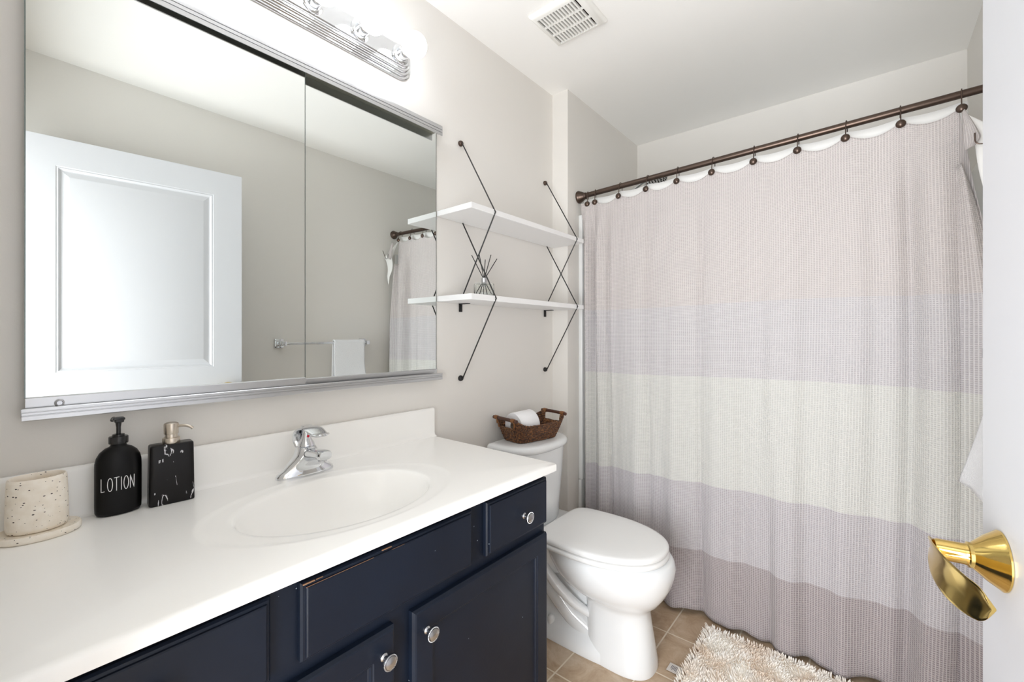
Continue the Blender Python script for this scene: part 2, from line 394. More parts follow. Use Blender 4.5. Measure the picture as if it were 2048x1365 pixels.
def make_curtain():
    bm = new(); uvl = bm.loops.layers.uv.new('UVMap')
    nx, nz = 640, 110; X0, X1 = .136, 1.535
    rings, uvs = [], []
    arc = [0]
    xs = [X0+(X1-X0)*i/nx for i in range(nx+1)]
    for i in range(1, nx+1):
        arc.append(arc[-1]+math.hypot(xs[i]-xs[i-1], folds(xs[i], .9)-folds(xs[i-1], .9)))
    for j in range(nz+1):
        t = (j/nz)**1.15; row, ur = [], []
        for i, x in enumerate(xs):
            zt = ztop(x) if x <= 1.478 else 1.905-(x-1.478)*7.0
            zb = .012+.006*math.sin(x*31)+.01*g(x, .6, .1)
            z = zt+(zb-zt)*t
            xx = x+ (.010*math.sin(z*2.2+x*4))*(1-g(z, 1.9, .3)) * (1 if x > .2 else 0)
            top = g(z, zt, .10)
            y = cy_top(x)+folds(x, z)*(1-.35*top)
            if x < .2: xx -= .020*(.2-x)/.064*max(0, (z-1.72)/.18)
            hd = max(0, (.12-z)/.12)
            y += -.012*hd*hd*math.sin(x*23)-.006*hd
            if x > 1.478: y -= .25*(x-1.478)
            y = cy_top(x)*q_+1.932*(1-q_)+(y-cy_top(x)) if (q_ := max(0, min(1, z/1.8))) < 1 else y
            y = min(y, 1.968+.03*q_)
            row.append((xx, y, z)); ur.append((arc[i], z+(1.9-zt)*t*0+ (0 if z < 1.7 else 0)))
        # cloth coordinate: follow rows so the weave bends with the scallops
        for i, x in enumerate(xs):
            zt = ztop(x) if x <= 1.478 else 1.9
            zz_ = row[i][2]; wt = math.exp(-(t/.08)**2); ur[i] = (arc[i], (1.9*(1-t))*wt+(zz_*.990-.004+.006*math.sin(x*4.4))*(1-wt))
        rings.append(row); uvs.append(ur)
    grid_faces(bm, rings, False, uvl=uvl, uvs=uvs)
    return bm
cur = tag(obj('shower_curtain', make_curtain(), M['waffle'], sharp=180), 'waffle weave shower curtain with pale pink, grey, white and mauve bands', 'shower curtain')
md = cur.modifiers.new('s', 'SOLIDIFY'); md.thickness = .0015
# turned over corner of the curtain at its right end, with its loose hook
bm = new(); uvl = bm.loops.layers.uv.new('UVMap')
c0 = [Vector(p) for p in ((1.482, 1.905, 1.900), (1.494, 1.897, 1.865), (1.506, 1.892, 1.83), (1.513, 1.888, 1.80), (1.500, 1.884, 1.775))]
c1 = [Vector(p) for p in ((1.476, 1.911, 1.893), (1.477, 1.905, 1.86), (1.478, 1.90, 1.825), (1.479, 1.895, 1.79), (1.480, 1.89, 1.768))]
A, B = spline(c0, 6), spline(c1, 6)
rr = [[b_+(a_-b_)*(k/6)+Vector((0, -.006*math.sin(PI*k/6), 0)) for k in range(7)] for a_, b_ in zip(A, B)]
uu = [[(1.45+.008*k, 1.88-.012*i) for k in range(7)] for i in range(len(rr))]
grid_faces(bm, rr, False, uvl=uvl, uvs=uu)
f_ = obj('folded_corner', bm, M['waffle'], cur, sharp=180, label='turned back top corner of the curtain')
md = f_.modifiers.new('s', 'SOLIDIFY'); md.thickness = .0015
# right border of the curtain falling in a loose pleat towards the wall
bm = new(); uvl = bm.loops.layers.uv.new('UVMap'); rr, uu = [], []
for j in range(60):
    t = j/59; z = 1.74-1.725*t; sp_ = min(1, t/.25); row, ur = [], []
    for k in range(13):
        q = k/12; row.append((1.468+(.014+.084*sp_**.8)*q, (1.925+.030*min(1, z/1.8))-.030*math.sin(PI*q)+.006*math.sin(q*9), z)); ur.append((1.6+.09*q, z*.990-.002))
    rr.append(row); uu.append(ur)
grid_faces(bm, rr, False, uvl=uvl, uvs=uu)
f_ = obj('side_pleat', bm, M['waffle'], cur, sharp=180)
md = f_.modifiers.new('s', 'SOLIDIFY'); md.thickness = .0015
# liner
bm = new(); rr = []
def lz(x):
    hs = HX+[1.56]
    for a_, b_ in zip(hs, hs[1:]):
        if a_ <= x <= b_:
            t = (x-a_)/(b_-a_); return knobz(x)+.033-4*t*(1-t)*.008*min(1, ((b_-a_)/.14)**1.5)
    return knobz(x)+.033
for j in range(40):
    t = j/39; row = []
    for i in range(301):
        x = .12+1.38*i/300; z0 = lz(x); z = z0+(.12-z0)*t
        d = min(1, t*4)
        row.append((x, rod_y(x)+.008+.026*d+.003*math.sin(x*43)*d, z))
    rr.append(row)
grid_faces(bm, rr, False)
lin_ = tag(obj('curtain_liner', bm, M['liner'], sharp=180), 'plain white shower liner showing above the scalloped curtain top', 'curtain liner')
md = lin_.modifiers.new('s', 'SOLIDIFY'); md.thickness = .001
# white corner of the liner flopped over at the right end
bm = new()
P0, P1, P2, P3 = Vector((1.480, 1.955, 1.912)), Vector((1.572, 1.900, 1.795)), Vector((1.506, 1.920, 1.785)), Vector((1.530, 1.905, 1.58))
rr = []
for i in range(13):
    t = i/12
    a_ = P0.lerp(P2, t); b_ = P0.lerp(P1, t); row = []
    for k in range(9):
        q = k/8; p = a_.lerp(b_, q); p.y -= .012*math.sin(PI*q)*t; row.append(p)
    rr.append(row)
for i in range(1, 13):
    t = i/12; a_ = P2.lerp(P3, t); b_ = P1.lerp(P3, t); row = []
    for k in range(9):
        q = k/8; p = a_.lerp(b_, q); p.y += .015*math.sin(PI*min(1, t*1.5))-.0; row.append(p)
    rr.append(row)
grid_faces(bm, rr, False); bmesh.ops.remove_doubles(bm, verts=bm.verts, dist=1e-5)
f_ = obj('folded_corner', bm, M['liner'], lin_, sharp=180, label='white corner hanging loose by the wall')
md = f_.modifiers.new('s', 'SOLIDIFY'); md.thickness = .001
h = thing('curtain_hook', 'loose bronze hook caught in the drooping right corner of the curtain', 'curtain hook', (1.515, 1.882, 1.79), group='bronze hooks along the shower rod')
bm = new(); pts = [(1.500, 1.880, 1.812)]
for k in range(9):
    an = math.radians(180+k*22.5); pts.append((1.515+.015*math.cos(an), 1.878, 1.790+.015*math.sin(an)))
pts += [(1.533, 1.872, 1.80), (1.541, 1.868, 1.83), (1.549, 1.866, 1.838)]
tube(bm, pts, .0018, 8); obj('ring', bm, M['bronze'], h)

# ------------------------------------------------------------------ vanity cabinet
VY0, VY1 = -.015, 1.033
CF = .525
van = thing('vanity_cabinet', 'navy blue painted bathroom vanity cabinet with silver knobs under white countertop', 'cabinet', (.26, .51, 0))
bm = new()
def rect_prism(bm, *a): box(bm, *a)
box(bm, .004, CF-.02, VY0, VY0+.018, .09, .812); box(bm, .004, CF-.02, VY1-.018, VY1, .09, .812)
box(bm, .004, CF-.02, VY0, VY1, .09, .108); box(bm, .004, .016, VY0, VY1, .108, .60)
box(bm, .40, CF-.08, VY0, VY1, 0.0, .09)
# face frame
box(bm, CF-.02, CF, VY0, VY1, .786, .812); box(bm, CF-.02, CF, VY0, VY1, .630, .682); box(bm, CF-.02, CF, VY0, VY1, .09, .135)
for y0_, y1_ in ((VY0, .02), (.255, .355), (.70, .80), (VY1-.03, VY1)): box(bm, CF-.02, CF, y0_, y1_, .682, .786)
for y0_, y1_ in ((VY0, .05), (.485, .575), (VY1-.03, VY1)): box(bm, CF-.02, CF, y0_, y1_, .135, .630)
box(bm, CF-.019, CF-.015, VY0+.01, VY1-.01, .1, .8)
obj('body', bm, M['navy'], van)
def knob(parent, y, z, x0):
    bm = new()
    lathe(bm, [(.008, 0), (.008, .002), (.005, .005), (.0045, .012), (.008, .016), (.0148, .018), (.0155, .020), (.0150, .0225), (.0128, .0235), (.0118, .0225), (.0115, .0245), (.006, .0262), (.0005, .0266)], (x0, y, z), (1, 0, 0), seg=36)
    for k in range(30):
        a = 2*PI*k/30; r = bmesh.ops.create_uvsphere(bm, u_segments=6, v_segments=4, radius=.0013)
        bmesh.ops.translate(bm, vec=(x0+.0225, y+.0140*math.cos(a), z+.0140*math.sin(a)), verts=r['verts'])
    k_ = obj('knob', bm, M['nickel'], parent); return k_
def slab(y0, y1, z0, z1):      # drawer front: stepped edge then flat field
    bm = new(); rings = []
    for ins, x in ((0, CF+.001), (0, CF+.010), (.003, CF+.0135), (.007, CF+.0145), (.0075, CF+.0175), (.0095, CF+.019)):
        rings.append([(x, y0+ins, z0+ins), (x, y1-ins, z0+ins), (x, y1-ins, z1-ins), (x, y0+ins, z1-ins)])
    grid_faces(bm, rings, True, True, True); return bm
FR = CF+.019
d = obj('drawer', slab(-.006, .281, .664, .796), M['navy'], van, sharp=20); knob(d, .137, .73, FR)
d = obj('drawer_front', slab(.327, .725, .664, .796), M['navy'], van, sharp=20, label='wide fixed drawer front without a knob and with tan worn edges')
bm = new()
random.seed(3)
def wear(y, z, l, h): box(bm, CF+.0105, CF+.0149, y, y+l, z, z+h, .0006)
pr = [(.330, .7915, .020, .0022), (.352, .7922, .012, .0012), (.480, .7918, .022, .0018)]
for a in pr: wear(*a)
box(bm, CF+.0168, CF+.0178, .334, .46, .7875, .7886); box(bm, CF+.0168, CF+.0178, .50, .53, .7876, .7885)
obj('worn_edge', bm, M['worn'], d)
d = obj('drawer', slab(.775, 1.029, .664, .796), M['navy'], van, sharp=20); knob(d, .915, .722, FR)
def shaker(y0, y1, z0, z1):
    bm = new(); rings = []
    for ins, x in ((0, CF+.001), (0, CF+.012), (.004, CF+.0175), (.007, CF+.019), (.048, CF+.019), (.050, CF+.017), (.053, CF+.0165), (.055, CF+.013), (.058, CF+.011)):
        rings.append([(x, y0+ins, z0+ins), (x, y1-ins, z0+ins), (x, y1-ins, z1-ins), (x, y0+ins, z1-ins)])
    grid_faces(bm, rings, True, True, True); return bm
d = obj('door', shaker(.032, .508, .112, .638), M['navy'], van, sharp=20); knob(d, .481, .590, FR)
d = obj('door', shaker(.552, 1.027, .112, .638), M['navy'], van, sharp=20); knob(d, .585, .588, FR)

# ------------------------------------------------------------------ countertop with integral bowl and backsplash
CZ = .838
ct = thing('countertop', 'glossy white cultured marble vanity top with integral oval sink', 'countertop', (.28, .51, .814))
CX0, CX1, CY0, CY1 = .003, .560, -.018, 1.047
bcx, bcy, ba, bb = .325, .520, .158, .218     # bowl half extents in X, Y
bm = new(); NS = 160
corner = [math.atan2((yy-bcy), (xx-bcx)) for xx in (CX0, CX1) for yy in (CY0, CY1)]
angs = [2*PI*k/NS for k in range(NS)]
for c_ in corner:
    c_ %= 2*PI; j = min(range(NS), key=lambda q: abs((angs[q]-c_+PI) % (2*PI)-PI)); angs[j] = c_
def ell(a, b, z, dx=0): return [(bcx+dx+a*math.cos(t), bcy+b*math.sin(t), z) for t in angs]
def rct(ins, z, inx0=True):
    out = []
    xa, xb, ya, yb = CX0, CX1-ins, CY0, CY1-ins
    for t in angs:
        c_, s_ = math.cos(t), math.sin(t); ks = []
        if c_ > 1e-9: ks.append((CX1-bcx)/c_)
        if c_ < -1e-9: ks.append((CX0-bcx)/c_)
        if s_ > 1e-9: ks.append((CY1-bcy)/s_)
        if s_ < -1e-9: ks.append((CY0-bcy)/s_)
        k = min(ks); x, y = bcx+k*c_, bcy+k*s_
        out.append((min(x, xb), min(y, yb), z))
    return out
rings = [ell(.010, .010, CZ-.135)]
for f, dz in ((.18, .134), (.35, .131), (.5, .124), (.63, .112), (.75, .094), (.85, .070), (.92, .046), (.965, .024), (.985, .012), (1.0, .0055), (1.02, .003)):
    rings.append(ell(ba*f, bb*f, CZ-dz, .012*(1-f)))
def midring(a, b, z, dx=0): return ell(a, b, z, dx)
rings += [ell(ba+.012, bb+.014, CZ-.0022), ell(ba*1.13, bb*1.20, CZ-.0014, -.0), ell(ba*1.18, bb*1.26, CZ-.0010, -.0), ell(ba*1.205, bb*1.29, CZ+.0006, -.0), ell(ba*1.23, bb*1.32, CZ, -.0)]
rings += [rct(.012, CZ), rct(.006, CZ-.0008), rct(.0025, CZ-.003), rct(0, CZ-.007), rct(0, CZ-.024), rct(.004, CZ-.0255)]
# clamp the shaping rings inside the front edge
rings = [[(min(p[0], CX1-.012) if i < len(rings)-5 else p[0], p[1], p[2]) for p in r] for i, r in enumerate(rings)]
grid_faces(bm, rings, True, True, False)
obj('sink_top', bm, M['marble'], ct, sharp=60)
bm = new()
prof = [(.003, CZ-.001), (.003, .936), (.006, .9395), (.018, .9395), (.0215, .936), (.0225, .930), (.0225, CZ+.012), (.0245, CZ+.005), (.030, CZ+.0012), (.038, CZ-.0004)]
rings = []
for y, sc in ((CY0, 1), (CY1-.006, 1), (CY1-.0015, .96), (CY1, .85)):
    rings.append([(x if i > 1 else x, y, CZ+(z-CZ)*(1 if y < CY1-.005 else (1 if z < .9 else (1-.004*(1-sc)*20)))) for i, (x, z) in enumerate(prof)])
grid_faces(bm, rings, False); bm.faces.new([v for v in bm.verts[-len(prof):]]) if False else None
bm.verts.ensure_lookup_table(); bm.faces.new([bm.verts[len(bm.verts)-len(prof)+i] for i in range(len(prof))])
obj('backsplash', bm, M['marble'], ct, sharp=50)
bm = new(); lathe(bm, [(.022, .0), (.022, .002), (.016, .003), (.014, .001), (.001, .001)], (bcx+.012, bcy, CZ-.135), seg=32); obj('drain', bm, M['chrome'], ct)

# ------------------------------------------------------------------ faucet
fa = thing('faucet', 'chrome single handle bathroom faucet standing behind the sink bowl', 'faucet', (.100, .538, CZ))
fx, fy = .100, .538
bm = new(); rings = []
for z, ax_, by, cx_ in ((CZ+.0003, .027, .075, fx), (CZ+.006, .027, .075, fx), (CZ+.012, .025, .071, fx), (CZ+.020, .024, .058, fx), (CZ+.030, .026, .049, fx), (CZ+.042, .028, .038, fx+.002), (CZ+.054, .029, .030, fx+.004), (CZ+.066, .028, .026, fx+.004), (CZ+.074, .023, .022, fx+.003), (CZ+.078, .015, .015, fx+.001)):
    rings.append(superring(cx_, fy, ax_, by, z, 2.3, 40))
grid_faces(bm, rings, True, True, True)
obj('base', bm, M['chrome'], fa, sharp=60)
bm = new(); sec = []
pts = [((fx+.0, CZ+.048), .019, .020), ((fx+.035, CZ+.056), .016, .018), ((fx+.065, CZ+.062), .0135, .0180), ((fx+.088, CZ+.065), .013, .0185), ((fx+.104, CZ+.066), .0125, .0175), ((fx+.109, CZ+.066), .0105, .0150)]
for (x, z), hh, hw in pts:
    sec.append([(x, fy+hw*math.copysign(abs(math.cos(t))**.8, math.cos(t)), z+hh*math.copysign(abs(math.sin(t))**.8, math.sin(t))) for t in [2*PI*k/28 for k in range(28)]])
grid_faces(bm, sec, True, True, True)
obj('spout', bm, M['chrome'], fa, sharp=60)
bm = new(); lathe(bm, [(.011, 0), (.011, -.008), (.009, -.009)], (fx+.091, fy, CZ+.057), seg=24); obj('aerator', bm, M['alu'], fa)
hd = None
bm = new(); lathe(bm, [(.0215, 0), (.020, .006), (.013, .018), (.009, .034), (.0095, .046), (.014, .052)], (fx+.003, fy, CZ+.076), seg=28)
hd = obj('handle', bm, M['chrome'], fa, sharp=60)
bm = new()
path = spline([(fx-.018, fy, CZ+.070), (fx-.024, fy, CZ+.088), (fx-.014, fy, CZ+.110), (fx+.010, fy, CZ+.122), (fx+.038, fy, CZ+.124), (fx+.066, fy, CZ+.118), (fx+.086, fy, CZ+.114), (fx+.098, fy, CZ+.1165)], 6)
rings = []
n = len(path)
for i, p in enumerate(path):
    t = (path[min(i+1, n-1)]-path[max(i-1, 0)]).normalized(); nrm = Vector((-t.z, 0, t.x)); s = i/(n-1)
    hw = .020+.007*math.sin(PI*min(1, s*1.25)) if s < .8 else .0249-(s-.8)*.07; th = .007-.0035*s
    rings.append([p+Vector((0, hw*math.cos(a), 0))+nrm*(th*math.sin(a)) for a in [2*PI*k/20 for k in range(20)]])
grid_faces(bm, rings, True, True, True); obj('lever', bm, M['chrome'], hd, sharp=60)
bm = new(); lathe(bm, [(.0035, 0), (.0035, .0012), (.002, .002)], (fx+.0135, fy, CZ+.101), (1, 0, .1), seg=16); obj('red_dot', bm, M['red'], hd)

# ------------------------------------------------------------------ counter accessories
# oval soap dish + tumbler
bm = new(); rings = []
for s, z in ((.93, 0), (.99, .002), (1, .006), (.99, .009), (.965, .0105), (.9, .0100), (.88, .0092), (.0, .0092)):
    s = max(s, .01); rings.append(superring(.0, .0, .046*s, .0565*s, z*1.25, 2.1, 56))
grid_faces(bm, rings, True, True, True)
o = tag(obj('soap_dish', bm, M['terrazzo'], sharp=60), 'flat oval speckled cream stone tray under the tumbler', 'tray'); o.location = (.080, .058, CZ+.0003); o.rotation_euler = (0, 0, -.04)
bm = new(); rings = []
for ax_, by, z in ((.028, .034, 0), (.0315, .0385, .003), (.0335, .0405, .010), (.0335, .0400, .05), (.0322, .0385, .091), (.0316, .0378, .0955), (.0302, .0362, .0970), (.0288, .0348, .0955), (.0283, .0345, .088), (.0295, .036, .02), (.026, .032, .008)):
    rings.append(superring(0, 0, ax_, by, z, 2.1, 56))
grid_faces(bm, rings, True, True, True)
o = tag(obj('tumbler', bm, M['terrazzo'], sharp=60), 'oval speckled cream stone tumbler standing empty on its tray', 'cup'); o.location = (.078, .0565, CZ+.0119); o.rotation_euler = (0, 0, -.04)

# lotion bottle
lb = thing('lotion_bottle', 'matte black oval pump bottle lettered LOTION', 'bottle', (.056, .171, CZ))
lx, ly = .056, .171
bm = new(); rings = []
for ax_, by, z in ((.018, .029, .0), (.0215, .034, .0015), (.0235, .0365, .007), (.0238, .0370, .02), (.0238, .0370, .095), (.0236, .0366, .106), (.0225, .0345, .117), (.0205, .0295, .127), (.0165, .0215, .1345), (.0125, .0140, .138), (.0118, .0122, .142), (.0118, .0118, .148)):
    rings.append(superring(lx, ly, ax_, by, CZ+.0003+z, 2.15, 56))
grid_faces(bm, rings, True, True, True); body = obj('bottle_body', bm, M['matteblack'], lb, sharp=60)
# lettering strokes on the curved front
LET = {'L': [[(0, 1), (0, 0), (.75, .04)]], 'O': [[(.5+.42*math.cos(a), .5+.5*math.sin(a)) for a in [2*PI*k/20 for k in range(21)]]],
       'T': [[(-.05, 1), (1, 1.02)], [(.45, 1), (.45, 0)]], 'I': [[(.5, 1), (.5, 0)]], 'N': [[(.05, 0), (.05, 1), (.85, 0), (.9, 1)]]}
bm = new(); yy = ly-.0285
for ch, wd in (('L', .0082), ('O', .0105), ('T', .0095), ('I', .0045), ('O', .0105), ('N', .0095)):
    for st in LET[ch]:
        pts = []
        for a_, b_ in zip(st, st[1:]):
            for k in range(5): pts.append((a_[0]+(b_[0]-a_[0])*k/5, a_[1]+(b_[1]-a_[1])*k/5))
        pts.append(st[-1]); q = []
        for u_, v_ in pts:
            Y = yy+u_*(wd-.0018); s_ = abs((Y-ly)/.0370); xx = .0238*(max(0, 1-s_**2.15))**(1/2.15)
            q.append((lx+xx+.0002, Y, CZ+.052+v_*.0265))
        tube(bm, q, .00062, 6)
    yy += wd
obj('lettering', bm, M['white'], lb, label='white hand-drawn capitals spelling LOTION')
bm = new(); lathe(bm, [(.0155, 0), (.0158, .001), (.0158, .013), (.0148, .0145), (.010, .0148), (.0098, .0185), (.0085, .019)], (lx, ly, CZ+.1440), seg=32)
cap = obj('pump_collar', bm, M['blackplastic'], lb)
bm = new(); lathe(bm, [(.0038, 0), (.0038, .014), (.0052, .024), (.0050, .026)], (lx, ly, CZ+.163), seg=20)
box(bm, lx-.011, lx+.012, ly-.0075, ly+.0075, CZ+.187, CZ+.194, .0025); box(bm, lx-.009, lx+.010, ly-.0095, ly+.0095, CZ+.1915, CZ+.1975, .0022)
tube(bm, spline([(lx-.008, ly-.001, CZ+.191), (lx-.028, ly-.004, CZ+.192), (lx-.036, ly-.005, CZ+.187)]), .0036, 12)
obj('pump_head', bm, M['blackplastic'], lb)

# soap dispenser, turned slightly
sd = thing('soap_dispenser', 'square black marbled soap dispenser with a brushed steel pump', 'soap dispenser', (.066, .257, CZ), rz=-.07)
bm = new(); rings = []
for ax_, by, z in ((.0185, .0385, 0), (.0198, .0400, .0012), (.0200, .0402, .003), (.0192, .0385, .125), (.0186, .0378, .1280), (.017, .036, .1292)):
    rings.append(superring(0, 0, ax_, by, .0003+z, 9, 64))
grid_faces(bm, rings, True, True, True); obj('bottle_body', bm, M['blackmarble'], sd, local=True, sharp=50)
bm = new(); lathe(bm, [(.0155, 0), (.0160, .001), (.0160, .011), (.0150, .0125), (.0115, .013), (.0112, .0205)], (0, 0, .1295), seg=36); obj('pump_collar', bm, M['steel'], sd, local=True)
bm = new(); lathe(bm, [(.0128, .0205), (.0132, .0212), (.0135, .041), (.0128, .0435), (.009, .0455), (.001, .046)], (0, 0, .1295), seg=36)
tube(bm, spline([(.004, .009, .166), (.010, .022, .1665), (.014, .031, .1635), (.0155, .0365, .1585)]), .0030, 12)
obj('pump_head', bm, M['steel'], sd, local=True)

# ------------------------------------------------------------------ mirror cabinet
mc = thing('mirror_cabinet', 'wide wall mirror with two sliding mirror doors in aluminium tracks', 'mirror', (.0, .55, 1.043))
def extr(bm, prof, y0, y1):
    grid_faces(bm, [[(x, y0, z) for x, z in prof], [(x, y1, z) for x, z in prof]], True, True, True)
bm = new(); extr(bm, [(.001, 1.044), (.036, 1.043), (.0368, 1.0445), (.0365, 1.052), (.0345, 1.0525), (.0345, 1.0535), (.0365, 1.0545), (.0365, 1.0585), (.0345, 1.059), (.0345, 1.060), (.0365, 1.0608), (.0365, 1.0655), (.035, 1.0668), (.0315, 1.0668), (.0310, 1.050), (.004, 1.050), (.001, 1.062)], .038, 1.073)
bt = obj('bottom_track', bm, M['alu'], mc, sharp=20)
bm = new(); extr(bm, [(.001, 1.982), (.001, 1.968), (.002, 1.968), (.0025, 1.976), (.0335, 1.976), (.0335, 1.9475), (.0365, 1.947), (.037, 1.957), (.035, 1.9575), (.035, 1.959), (.037, 1.9595), (.037, 1.967), (.035, 1.9675), (.035, 1.969), (.037, 1.9695), (.037, 1.978), (.0355, 1.9835)], .038, 1.073)
obj('top_track', bm, M['alu'], mc, sharp=20)
bm = new(); box(bm, .0015, .0333, .039, 1.0725, 1.970, 1.9758); obj('track_channel', bm, mat('track_channel_metal', (168, 166, 154), .4, .8), mc)
def mdoor(xf, y0, y1, z0, z1):
    d = obj('mirror_door', (lambda b: (box(b, xf-.004, xf, y0, y1, z0, z1, .0006, 1), b)[1])(new()), [M['mirror']], mc, sharp=10)
    bm = new(); extr(bm, [(xf-.005, z0-.022), (xf+.004, z0-.022), (xf+.0045, z0-.0005), (xf+.001, z0+.0015), (xf-.005, z0+.0015)], y0, y1); obj('bottom_rail', bm, M['alu'], d, sharp=20)
    bm = new(); box(bm, xf-.0048, xf+.0006, y0-.0012, y0, z0, z1); obj('edge_strip', bm, M['mirroredge'], d)
    bm = new(); box(bm, xf-.0048, xf+.0006, y1, y1+.0012, z0, z1); obj('edge_strip', bm, M['mirroredge'], d)
    return d
ld = mdoor(.022, .043, .572, 1.0855, 1.972)
mdoor(.0055, .545, 1.068, 1.0805, 1.972)
bm = new(); box(bm, .0008, .0022, .06, 1.05, 1.06, 1.972); obj('back_plate', bm, M['alu'], mc)
bm = new(); lathe(bm, [(.0072, 0), (.0075, .002), (.0068, .0045), (.005, .0055), (.004, .0035), (.001, .0035)], (.0265, .088, 1.0725), (1, 0, 0), seg=24); obj('stop_knob', bm, M['nickel'], ld)

# ------------------------------------------------------------------ vanity light
vl = thing('vanity_light', 'chrome strip light above the mirror with lit round globe bulbs', 'wall light', (0, .586, 2.155))
lzc = 2.155; L0, L1 = .22, .952
bm = new(); rings = []
for ins, x in ((0, .001), (0, .006), (.003, .0085), (.008, .009), (.009, .0155), (.012, .018), (.017, .0185), (.018, .025), (.021, .0275), (.026, .028), (.0275, .034), (.031, .0365), (.036, .037)):
    hh = .062-ins; yc, hl = (L0+L1)/2, (L1-L0)/2-ins
    ring = []
    for k in range(96):
        t = 2*PI*k/96; c_, s_ = math.cos(t), math.sin(t); r = hh*.8
        ex = math.copysign(hl-r, c_) if abs(c_) > 1e-6 else 0; ez = math.copysign(hh-r, s_) if abs(s_) > 1e-6 else 0
        ring.append((x, yc+ex+r*c_, lzc+ez+r*s_))
    rings.append(ring)
grid_faces(bm, rings, True, True, True); obj('backplate', bm, M['chrome'], vl, sharp=25)
BY = [.286, .436, .586, .736, .886]
for y in BY:
    bm = new(); lathe(bm, [(.0315, .0365), (.031, .040), (.027, .043), (.0215, .044), (.0205, .048), (.0205, .060), (.0190, .066), (.0165, .069)], (0, y, lzc), (1, 0, 0), seg=36); s = obj('socket', bm, M['chrome'], vl)
    bm = new(); R = .0405; prof = [(.0135, .060), (.014, .070)]
    for k in range(2, 17):
        a = PI*k/17; prof.append((R*math.sin(a), .112-R*math.cos(a)))
    prof.append((.0008, .112+R)); lathe(bm, prof, (0, y, lzc), (1, 0, 0), seg=36); obj('bulb', bm, M['bulb'], vl, sharp=80)

# ------------------------------------------------------------------ wall shelf unit
SX, SY0, SY1 = .186, 1.074, 1.843
su = thing('wall_shelf', 'white two board wall shelf held by zigzag dark wire brackets', 'shelf', (0, 1.46, 1.03))
for z0, z1 in ((1.654, 1.6745), (1.333, 1.354)):
    bm = new(); box(bm, .003, SX, SY0, SY1, z0, z1, .001, 1); obj('shelf_board', bm, M['shelf'], su)
for yb in (1.196, 1.776):
    for a_, b_, c_ in (((.012, 1.970), (SX+.004, 1.664), (.012, 1.357)), ((.012, 1.652), (SX+.004, 1.344), (.012, 1.036))):
        bm = new(); dy = .0 if a_[1] > 1.8 else .004
        tube(bm, [(a_[0], yb+dy, a_[1]), (b_[0]-.004, yb+dy, b_[1]+.007), (b_[0], yb+dy, b_[1]), (b_[0]-.004, yb+dy, b_[1]-.007), (c_[0], yb+dy, c_[1])], .0026, 10); obj('wire_bracket', bm, M['greymetal'], su)
    for z in (1.970, 1.036):
        bm = new(); lathe(bm, [(.0110, 0), (.0115, .003), (.0105, .008), (.009, .011), (.004, .0135), (.001, .014)], (.0008, yb, z), (1, 0, 0), seg=24); obj('wall_peg', bm, M['bronze'] if z > 1.5 else M['black'], su)
    bm = new(); box(bm, .0015, .006, yb-.008, yb+.008, 1.300, 1.333, .001); box(bm, .0015, .05, yb-.008, yb+.008, 1.330, 1.3335); obj('mounting_plate', bm, M['black'], su)
# reed diffuser
rd = thing('reed_diffuser', 'small clear glass reed diffuser with black sticks on the lower shelf', 'diffuser', (.095, 1.235, 1.354))
dx, dy, dz = .095, 1.235, 1.3543
bm = new(); lathe(bm, [(.036, 0), (.0395, .002), (.040, .006), (.040, .050), (.0385, .054), (.032, .056), (.012, .0565), (.0115, .062), (.0095, .062), (.0098, .055), (.031, .0535), (.0362, .051), (.0372, .046), (.0372, .008), (.034, .005), (.001, .005)], (dx, dy, dz), seg=48, cap0=True, cap1=True)
obj('glass_bottle', bm, M['glass'], rd, sharp=60)
bm = new(); lathe(bm, [(.0118, 0), (.0122, .001), (.0122, .018), (.011, .019), (.006, .019)], (dx, dy, dz+.058), seg=32); obj('collar', bm, M['alu'], rd)
for ty, tz in ((-.062, .158), (-.025, .168), (.006, .150), (.036, .172), (.068, .160)):
    bm = new(); tube(bm, [(dx-ty*.1, dy-ty*.62, dz+.006), (dx, dy+ty*.05, dz+.074), (dx+ty*.1, dy+ty, dz+tz)], .0016, 8); obj('reed_stick', bm, M['black'], rd)

# ------------------------------------------------------------------ toilet (local frame: x forward, y across)
to = thing('toilet', 'white porcelain elongated toilet with closed lid between vanity and curtain', 'toilet', (.12, 1.515, 0), rz=.008)
def ring2(xb, xf, hw, z, nf=2.2, nb=3.0, seg=64, y0=0, cxr=.5):
    xc = xb+(xf-xb)*cxr; out = []
    for k in range(seg):
        t = 2*PI*k/seg; c_, s_ = math.cos(t), math.sin(t)
        if c_ >= 0: x = xc+(xf-xc)*abs(c_)**(2/nf); y = hw*math.copysign(abs(s_)**(2/nf), s_)
        else: x = xc-(xc-xb)*abs(c_)**(2/nb); y = hw*math.copysign(abs(s_)**(2/nb), s_)
        out.append((x, y+y0, z))
    return out
bm = new()
# front column flowing into the bowl
rings = [ring2(.295, .548, .095, .0005, 2.6, 3), ring2(.295, .548, .097, .010, 2.6, 3), ring2(.297, .546, .094, .03, 2.6, 3), ring2(.292, .536, .087, .10, 2.5, 3), ring2(.290, .527, .083, .16, 2.4, 3), ring2(.284, .523, .084, .200, 2.3, 2.8),
         ring2(.285, .532, .092, .222, 2.2, 2.6), ring2(.235, .560, .122, .245, 2.15, 2.5), ring2(.185, .580, .152, .275, 2.1, 2.4), ring2(.155, .598, .172, .310, 2.1, 2.4), ring2(.135, .608, .183, .345, 2.1, 2.4), ring2(.13, .611, .186, .370, 2.1, 2.5), ring2(.128, .605, .183, .390, 2.1, 2.6), ring2(.13, .596, .176, .400, 2.1, 2.6)]
grid_faces(bm, rings, True, True, True)
